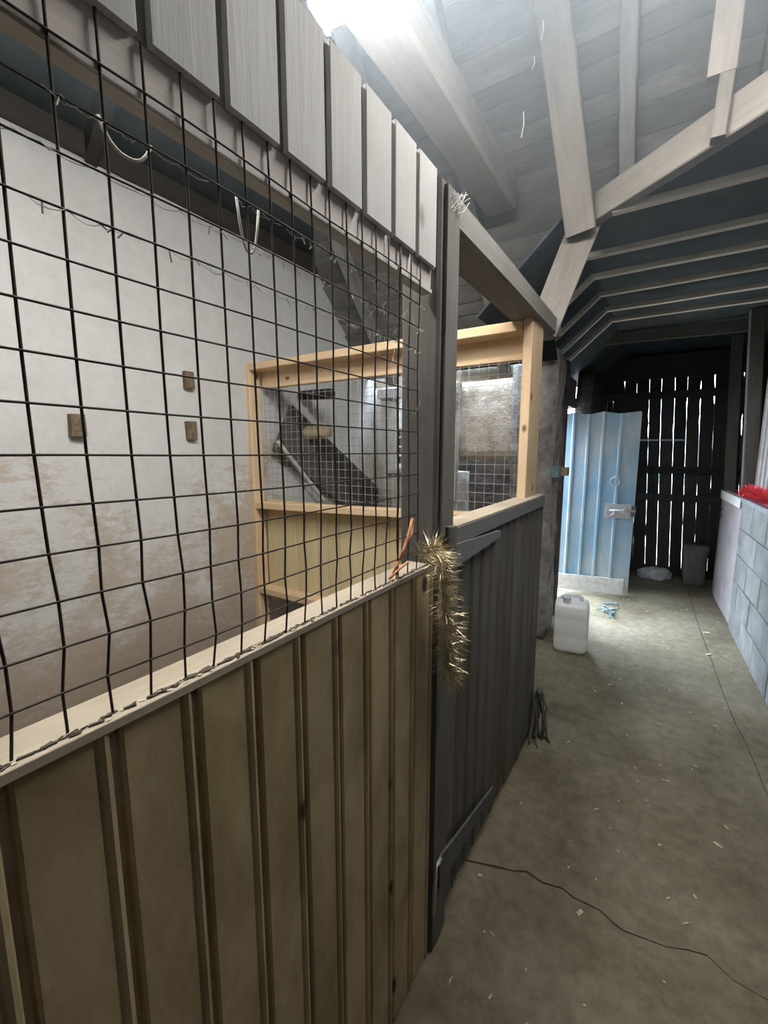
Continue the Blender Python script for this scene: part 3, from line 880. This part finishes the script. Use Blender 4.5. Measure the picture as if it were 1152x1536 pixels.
dpart('ledger', 0.05, Wd - 0.05, 0.001, 0.035, 0.4, 0.5, 'slat')
plate = dpart('bolt_plate', 0.44, 0.69, -0.040, -0.028, 0.845, 1.0, 'galvplate')
mb = MB(); mb.tube([(0.48, -0.052, 0.93), (0.73, -0.052, 0.93)], 0.012, 8); mb.tube([(0.53, -0.052, 0.93), (0.53, -0.075, 0.90), (0.50, -0.08, 0.87)], 0.008, 6)
mb.build('bolt', 'galvplate', plate, dm, smooth=True)
MB().box(0.455, 0.485, -0.062, -0.038, 0.90, 0.96).build('bolt_guide', 'galvplate', plate, dm)
MB().box(0.62, 0.65, -0.066, -0.038, 0.90, 0.96).build('bolt_guide', 'galvplate', plate, dm)
MB().box(0.70, 0.735, -0.04, -0.003, 0.87, 0.98).build('striker', 'dark_post', plate, dm)
ring = [(0.52 + 0.045 * math.cos(a * math.pi / 8), -0.03 - 0.006, 1.235 + 0.045 * math.sin(a * math.pi / 8)) for a in range(16)]
mb = MB(); mb.tube(ring, 0.008, 6, closed=True); mb.tube([(0.52, -0.004, 1.28), (0.52, -0.045, 1.28)], 0.012, 8)
mb.build('door_ring', 'galvplate', door, dm, smooth=True)

# latch keeper on the pier
t = thing('latch_box', 'small grey teal latch box with a wooden block on the rough pier', 'latch', (-0.72, 3.75, 1.43))
MB().box(-0.765, -0.70, 3.63, 3.72, 1.385, 1.47).build('metal_box', 'teal', t)
MB().box(-0.72, -0.655, 3.72, 3.80, 1.395, 1.46).build('wood_block', 'brown', t)

# ================================================================== RIGHT SIDE
t = thing('side_gate', 'pinkish white panel gate beyond the end of the white block wall', 'gate', (0.56, 5.4, 0))
p0, p1 = V((0.592, 4.90, 0)), V((0.536, 5.88, 0))
dv = (p1 - p0).normalized(); nv = V((dv.y, -dv.x, 0))
mid = (p0 + p1) / 2
bar('gate_panel', mid + nv * 0.02 + V((0, 0, 0.02)), mid + nv * 0.02 + V((0, 0, 1.16)), (p1 - p0).length, 0.03, -nv, 'pink', t, ch=0.003)
bar('gate_top', p0 + V((0.02, 0, 1.13)), p1 + V((0.02, 0, 1.13)), 0.06, 0.09, (0, 0, 1), 'whitepaint', t)
mb = MB(); q = p0 + dv * 0.75 - nv * 0.01
mb.tube([q + V((0, 0, 1.0)), q - nv * 0.02 + V((0, 0, 0.99)), q - nv * 0.02 + V((0, 0.02, 0.93)), q + V((0, 0.02, 0.92))], 0.005, 6)
mb.build('handle', 'black', t)
beam('grey_post', 'square grey post rising from the block wall to the ceiling at the right edge', 'post', (0.645, 5.0, 1.192), (0.56, 5.0, 2.785), 0.105, 0.09, (0, -1, 0), 'grey_post', 0.001)
beam('brown_post', 'dim brown leaning post in front of the slatted far wall at right', 'post', (0.66, 5.98, 0), (0.53, 5.98, 2.785), 0.10, 0.08, (0, -1, 0), 'dark_post', 0.003)
# ribbed sheet over the wall
mb = MB()
pr = []
yy = 3.45; k = 0
while yy < 4.80:
    pr += [(yy, 0.0), (yy + 0.05, 0.0), (yy + 0.062, 0.028), (yy + 0.10, 0.028), (yy + 0.112, 0.0)]
    yy += 0.13
vs = []
for a, b_ in pr:
    X = wx(a) + 0.070 + b_
    vs += [(X, a, 1.192), (X, a, 2.20 + 0.02 * (4.9 - a)), (X + 0.004, a, 1.192), (X + 0.004, a, 2.20 + 0.02 * (4.9 - a))]
fs = []
for i in range(len(pr) - 1):
    a = 4 * i; c = 4 * (i + 1)
    fs += [(a, a + 1, c + 1, c), (a + 2, c + 2, c + 3, a + 3), (a + 1, a + 3, c + 3, c + 1)]
mb.add(vs, fs)
tag(mb.build('ribbed_sheet', 'profile'), 'grey upright ribbed sheet standing on the white block wall at the right edge', 'sheet')

# ================================================================== TINSEL
def tinsel(name, path, rad, mat, dens, ln, seed, lab, keep=None):
    mb = MB(); r2 = random.Random(seed)
    path = [V(p) for p in path]
    seglen = [(path[i + 1] - path[i]).length for i in range(len(path) - 1)]
    tot = sum(seglen); n = int(tot * dens)
    for k in range(n):
        s = r2.random() * tot; i = 0
        while i < len(seglen) - 1 and s > seglen[i]:
            s -= seglen[i]; i += 1
        f = s / seglen[i]
        p = path[i].lerp(path[i + 1], f); d = (path[i + 1] - path[i]).normalized()
        rr = (rad[i] * (1 - f) + rad[i + 1] * f) if isinstance(rad, list) else rad
        u = V((r2.gauss(0, 1), r2.gauss(0, 1), r2.gauss(0, 1))); u -= d * u.dot(d)
        u.normalize(); u = (u + d * r2.uniform(-0.35, 0.35)).normalized()
        sd = u.cross(V((r2.gauss(0, 1), r2.gauss(0, 1), r2.gauss(0, 1)))).normalized() * ln
        L = rr * r2.uniform(0.55, 1.25)
        m1 = p + u * L * 0.55 + V((0, 0, -0.002)); e = p + u * L + V((0, 0, -0.10 * L))
        if keep and not keep(e): continue
        b0 = len(mb.v)
        mb.v += [tuple(p - sd), tuple(p + sd), tuple(m1 + sd), tuple(m1 - sd), tuple(e)]
        mb.f += [(b0, b0 + 1, b0 + 2, b0 + 3), (b0 + 3, b0 + 2, b0 + 4)]
    mb.tube(path, 0.0025, 5)
    return tag(mb.build(name, mat), lab, 'tinsel')
tinsel('gold_tinsel', [(-0.475, 0.90, 1.345), (-0.468, 0.93, 1.365), (-0.466, 0.975, 1.350), (-0.466, 1.0, 1.30), (-0.466, 1.005, 1.24), (-0.466, 1.025, 1.16), (-0.466, 1.045, 1.08), (-0.466, 1.04, 1.0), (-0.466, 1.065, 0.97), (-0.464, 1.10, 0.945)],
       [0.04, 0.056, 0.058, 0.056, 0.056, 0.060, 0.060, 0.058, 0.05, 0.035], 'gold', 4200, 0.0007, 3, 'gold tinsel garland hanging down from the tall post over the slate gate edge', keep=lambda e: e.x > -0.507)
def wall_top(y): return wx(y) + 0.03
tinsel('red_tinsel', [(wall_top(4.98), 4.92, 1.215), (wall_top(4.8), 4.80, 1.245), (wall_top(4.5), 4.50, 1.24), (wall_top(4.1), 4.1, 1.245), (wall_top(3.6), 3.6, 1.235)],
       0.085, 'red', 4500, 0.0013, 8, 'red tinsel garland lying along the top of the white block wall', keep=lambda e: e.z > 1.193 and e.x < wx(e.y) + 0.066)
# orange twine tied to the wire
mb = MB()
mb.tube([(-0.525, 0.885, 1.335), (-0.523, 0.905, 1.365), (-0.52, 0.925, 1.405), (-0.52, 0.935, 1.43), (-0.522, 0.945, 1.425), (-0.524, 0.94, 1.39), (-0.526, 0.915, 1.37)], 0.0042, 6)
mb.tube([(-0.53, 0.86, 1.305), (-0.526, 0.885, 1.335), (-0.524, 0.9, 1.35)], 0.0035, 6)
mb.tube([(-0.528, 0.84, 1.298), (-0.52, 0.87, 1.315), (-0.51, 0.90, 1.33)], 0.003, 6)
tag(mb.build('orange_twine', 'orange', smooth=True), 'knotted orange twine on the wire grid just above the gold tinsel', 'twine')

# ================================================================== JERRYCAN
t = thing('jerrycan', 'milky white plastic jerrycan standing on the floor beside the rough pier', 'jerrycan', (-0.54, 3.62, 0))
bm = bmesh.new()
def rrect(hx, hy, r, z, n=5, rot=0.15, cx=0.0, cy=0.0):
    out = []
    for qx, qy, a0 in ((1, 1, 0), (-1, 1, 90), (-1, -1, 180), (1, -1, 270)):
        for k in range(n + 1):
            a = math.radians(a0 + 90 * k / n)
            x = qx * (hx - r) + r * math.cos(a) + cx; y = qy * (hy - r) + r * math.sin(a) + cy
            out.append((x * math.cos(rot) - y * math.sin(rot), x * math.sin(rot) + y * math.cos(rot), z))
    return out
lv = [(0.100, 0.085, 0.03, 0.000), (0.116, 0.100, 0.04, 0.012), (0.124, 0.110, 0.045, 0.04), (0.126, 0.112, 0.045, 0.12), (0.122, 0.109, 0.045, 0.135), (0.126, 0.112, 0.045, 0.15),
      (0.126, 0.112, 0.045, 0.27), (0.122, 0.109, 0.045, 0.285), (0.126, 0.112, 0.045, 0.30), (0.125, 0.111, 0.045, 0.375), (0.116, 0.102, 0.045, 0.400), (0.085, 0.075, 0.04, 0.413)]
rings = [[bm.verts.new(p) for p in rrect(a, b_, r, z)] for a, b_, r, z in lv]
for i in range(len(rings) - 1):
    n = len(rings[i])
    for k in range(n):
        bm.faces.new((rings[i][k], rings[i][(k + 1) % n], rings[i + 1][(k + 1) % n], rings[i + 1][k]))
bm.faces.new(rings[-1]); bm.faces.new(list(reversed(rings[0])))
me = bpy.data.meshes.new('can_body'); bm.to_mesh(me); bm.free(); me.materials.append(M['jug'])
for p in me.polygons: p.use_smooth = True
o = bpy.data.objects.new('can_body', me); link(o, Matrix.Translation((-0.54, 3.62, 0)), t)
mb = MB(); mb.tube([(-0.62, 3.60, 0.395), (-0.615, 3.60, 0.435), (-0.58, 3.61, 0.452), (-0.50, 3.63, 0.452), (-0.475, 3.635, 0.435), (-0.47, 3.635, 0.40)], 0.014, 8)
mb.build('can_handle', 'jug', t, smooth=True)
mb = MB(); mb.tube([(-0.57, 3.55, 0.40), (-0.57, 3.55, 0.452)], 0.030, 14)
mb.build('can_cap', 'jugcap', t)

# ================================================================== FAR END BITS
mb = MB(); mb.tube([(-0.36, 6.588, 1.728), (0.20, 6.588, 1.722)], 0.011, 8)
tag(mb.build('steel_rod', 'galvplate'), 'thin pale rod lying across the dark slatted far wall', 'rod')
bm = bmesh.new()
bmesh.ops.create_icosphere(bm, subdivisions=3, radius=1)
for v in bm.verts:
    n = noise.noise(v.co * 1.7) * 0.25 + noise.noise(v.co * 4) * 0.10
    v.co = V((v.co.x * 0.19 * (1 + n), v.co.y * 0.13 * (1 + n), max(v.co.z, -0.55) * 0.095 * (1 + n * 1.3) + 0.05))
    v.co.z = max(v.co.z, 0.0)
me = bpy.data.meshes.new('sack'); bm.to_mesh(me); bm.free(); me.materials.append(M['sack'])
o = bpy.data.objects.new('sack', me); link(o, Matrix.Translation((0.0, 6.30, 0.0))); tag(o, 'slumped dirty white sack on the floor at the foot of the dark slatted wall', 'sack')
mb = rough_box(0.28, 0.50, 6.15, 6.45, 0, 0.48, 0.07, 0.03, 21)
tag(mb.build('feed_tub', 'grey_post', smooth=True), 'dim brown bin standing in the dark corner beyond the pinkish gate', 'bin')

# litter on the floor: bits of straw, husk and leaf
mb = MB(); r2 = random.Random(31)
def bit(x, y, z, L, w, a, h=0.003):
    c, s_ = math.cos(a), math.sin(a)
    pts = [(-L, -w), (L, -w * 0.6), (L * 0.9, w), (-L * 0.8, w * 0.7)]
    b0 = [(x + px * c - py * s_, y + px * s_ + py * c, z) for px, py in pts]
    b1 = [(px, py, z + h) for px, py, _ in b0]
    mb.add(b0 + b1, [(3, 2, 1, 0), (4, 5, 6, 7), (0, 1, 5, 4), (1, 2, 6, 5), (2, 3, 7, 6), (3, 0, 4, 7)])
for k in range(150):
    y = r2.choice([r2.uniform(0.7, 3.3), r2.uniform(3.3, 5.4), r2.uniform(3.3, 5.4)])
    bit(r2.uniform(-0.45, 0.55 - 0.0 * y), y, 0.001, r2.uniform(0.003, 0.013), r2.uniform(0.001, 0.005), r2.uniform(0, 3.14))
for (x, y, L, ww, a) in ((0.30, 2.05, 0.018, 0.006, -0.6), (0.12, 2.35, 0.02, 0.003, 0.2), (0.10, 1.92, 0.006, 0.005, 0), (-0.13, 1.46, 0.014, 0.008, 1), (-0.47, 1.40, 0.008, 0.007, 0), (0.42, 4.6, 0.03, 0.02, 0.3), (0.40, 4.1, 0.03, 0.012, 0.8)):
    bit(x, y, 0.001, L, ww, a, 0.004)
tag(mb.build('floor_litter', 'litter'), 'scattered straw and crumbs on the concrete aisle floor', 'litter', kind='stuff')
mb = MB(); r2 = random.Random(77)
for k in range(90):
    y = r2.uniform(-0.3, 1.0); L = r2.uniform(0.001, 0.004) if k % 9 else r2.uniform(0.006, 0.012); x = r2.uniform(-0.530, -0.518); a = r2.uniform(-0.5, 0.5) + 1.57
    c, s_ = math.cos(a), math.sin(a); wv = r2.uniform(0.0004, 0.0011)
    pts = [(-L, -wv), (L, -wv), (L, wv), (-L, wv)]
    b0 = [(x + px * c - py * s_, y + px * s_ + py * c, 1.2905) for px, py in pts]
    b1 = [(px, py, 1.2905 + r2.uniform(0.0004, 0.0012)) for px, py, _ in b0]
    mb.add(b0 + b1, [(3, 2, 1, 0), (4, 5, 6, 7), (0, 1, 5, 4), (1, 2, 6, 5), (2, 3, 7, 6), (3, 0, 4, 7)])
tag(mb.build('ledge_litter', 'litter'), 'pale chaff and staples along the ledge at the foot of the wire grid', 'litter', kind='stuff')
mb = MB(); r2 = random.Random(78)
for k in range(420):
    y = r2.uniform(-0.4, 1.03); L = r2.uniform(0.002, 0.008); x = -0.526 + r2.gauss(0, 0.0022)
    bit(x, y, 1.2902, L, r2.uniform(0.0006, 0.0022), 1.57 + r2.uniform(-.5, .5), r2.uniform(0.0006, 0.002))
tag(mb.build('ledge_grime', 'dirt'), 'dark line of packed dirt along the ledge where the wires meet it', 'dirt', kind='stuff')
# leafy scraps by the jerrycan
mb = MB(); r2 = random.Random(9)
for k in range(26):
    p = V((-0.36 + r2.gauss(0, 0.05), 4.75 + r2.gauss(0, 0.16), 0.004))
    mb.tube([p, p + V((r2.uniform(-.04, .04), r2.uniform(-.04, .04), r2.uniform(0.0, 0.03))), p + V((r2.uniform(-.07, .07), r2.uniform(-.06, .06), 0.004))], 0.005, 4)
tag(mb.build('green_twine_scraps', 'teal'), 'scraps of green twine on the bright floor at the foot of the blue door', 'scraps', kind='stuff')

# cobwebs: dusty strands along the upper wires, and hanging loops of pale twine
mb = MB(); r2 = random.Random(13)
for z in (1.893, 1.945, 1.841):
    y = 0.15
    while y < 0.98:
        if r2.random() < 0.5:
            L = r2.uniform(0.015, 0.05); sag = r2.uniform(0.001, 0.008)
            pts = [(MX + r2.uniform(-.003, .004), y + L * q / 4, z - math.sin(math.pi * q / 4) * sag) for q in range(5)]
            mb.tube(pts, 0.0005, 4)
        if r2.random() < 0.35:
            h = r2.uniform(0.003, 0.014)
            mb.tube([(MX, y, z), (MX + r2.uniform(-.004, .004), y + r2.uniform(-.01, .01), z - h)], 0.0010, 4)
        y += r2.uniform(0.01, 0.03)
for k in range(34):
    y = r2.uniform(0.75, 1.0); z = r2.uniform(1.65, 1.97)
    mb.tube([(MX, y, z), (MX - 0.004, y + r2.uniform(-.02, .02), z + r2.uniform(-.03, .01)), (MX, y + r2.uniform(-.03, .03), z + r2.uniform(-.04, .02))], 0.0004, 4)
for k in range(26):
    p = V((-0.512 + r2.uniform(-.01, .02), 1.08 + r2.uniform(-.03, .14), 2.275 - r2.uniform(0, .012)))
    q = V((-0.507 + r2.uniform(0, .006), 1.10 + r2.uniform(-.02, .06), 2.24 - r2.uniform(0, .04)))
    mb.tube([p, (p + q) / 2 + V((0, r2.uniform(-.01, .01), -0.008)), q], 0.0006, 4)
for (x, y, z, d) in ((-0.62, 2.05, 3.02, .10), (-0.60, 2.10, 3.25, .05), (-0.58, 2.14, 3.4, .07)):
    mb.tube([(x, y, z), (x + .004, y, z - d * .5), (x - .004, y - .004, z - d)], 0.002, 5)
tag(mb.build('cobwebs', 'web'), 'dusty cobweb strands clinging to the top rows of the wire grid', 'cobweb', kind='stuff')
def hang(y0, y1, ztop, drop, lab):
    mb = MB()
    pts = [(-0.60, y0 + (y1 - y0) * q / 10, ztop - drop * (1 - abs(2 * q / 10 - 1) ** 2.6)) for q in range(11)]
    mb.tube(pts, 0.0022, 5)
    tag(mb.build('twine_loop', 'web', smooth=True), lab, 'twine', 'pale loops under the lintel')
hang(0.50, 0.545, 1.995, 0.075, 'pale twine loop hanging under the lintel, the narrow one in the middle of the grid')
hang(0.30, 0.365, 1.995, 0.03, 'pale sagging twine under the lintel near the upper left of the grid')

# ================================================================== LENS GLARE AS HAZE
if HAZE:
    m = bpy.data.materials.new('glare_haze'); m.use_nodes = True
    nt = m.node_tree; nt.nodes.clear()
    out = nt.nodes.new('ShaderNodeOutputMaterial'); vs_ = nt.nodes.new('ShaderNodeVolumeScatter')
    vs_.inputs['Color'].default_value = (0.74, 0.87, 1.0, 1)
    vs_.inputs['Density'].default_value = HAZE  # scattering volume imitates lens glare around the tube
    vs_.inputs['Anisotropy'].default_value = 0.35
    nt.links.new(vs_.outputs[0], out.inputs['Volume'])
    o = MB().box(-1.35, 1.6, -1.5, 2.9, 2.42, 4.3).build('glare_haze', m, kind='stuff')
    tag(o, 'pale glare haze added under the roof around the lit fluorescent batten', 'haze')
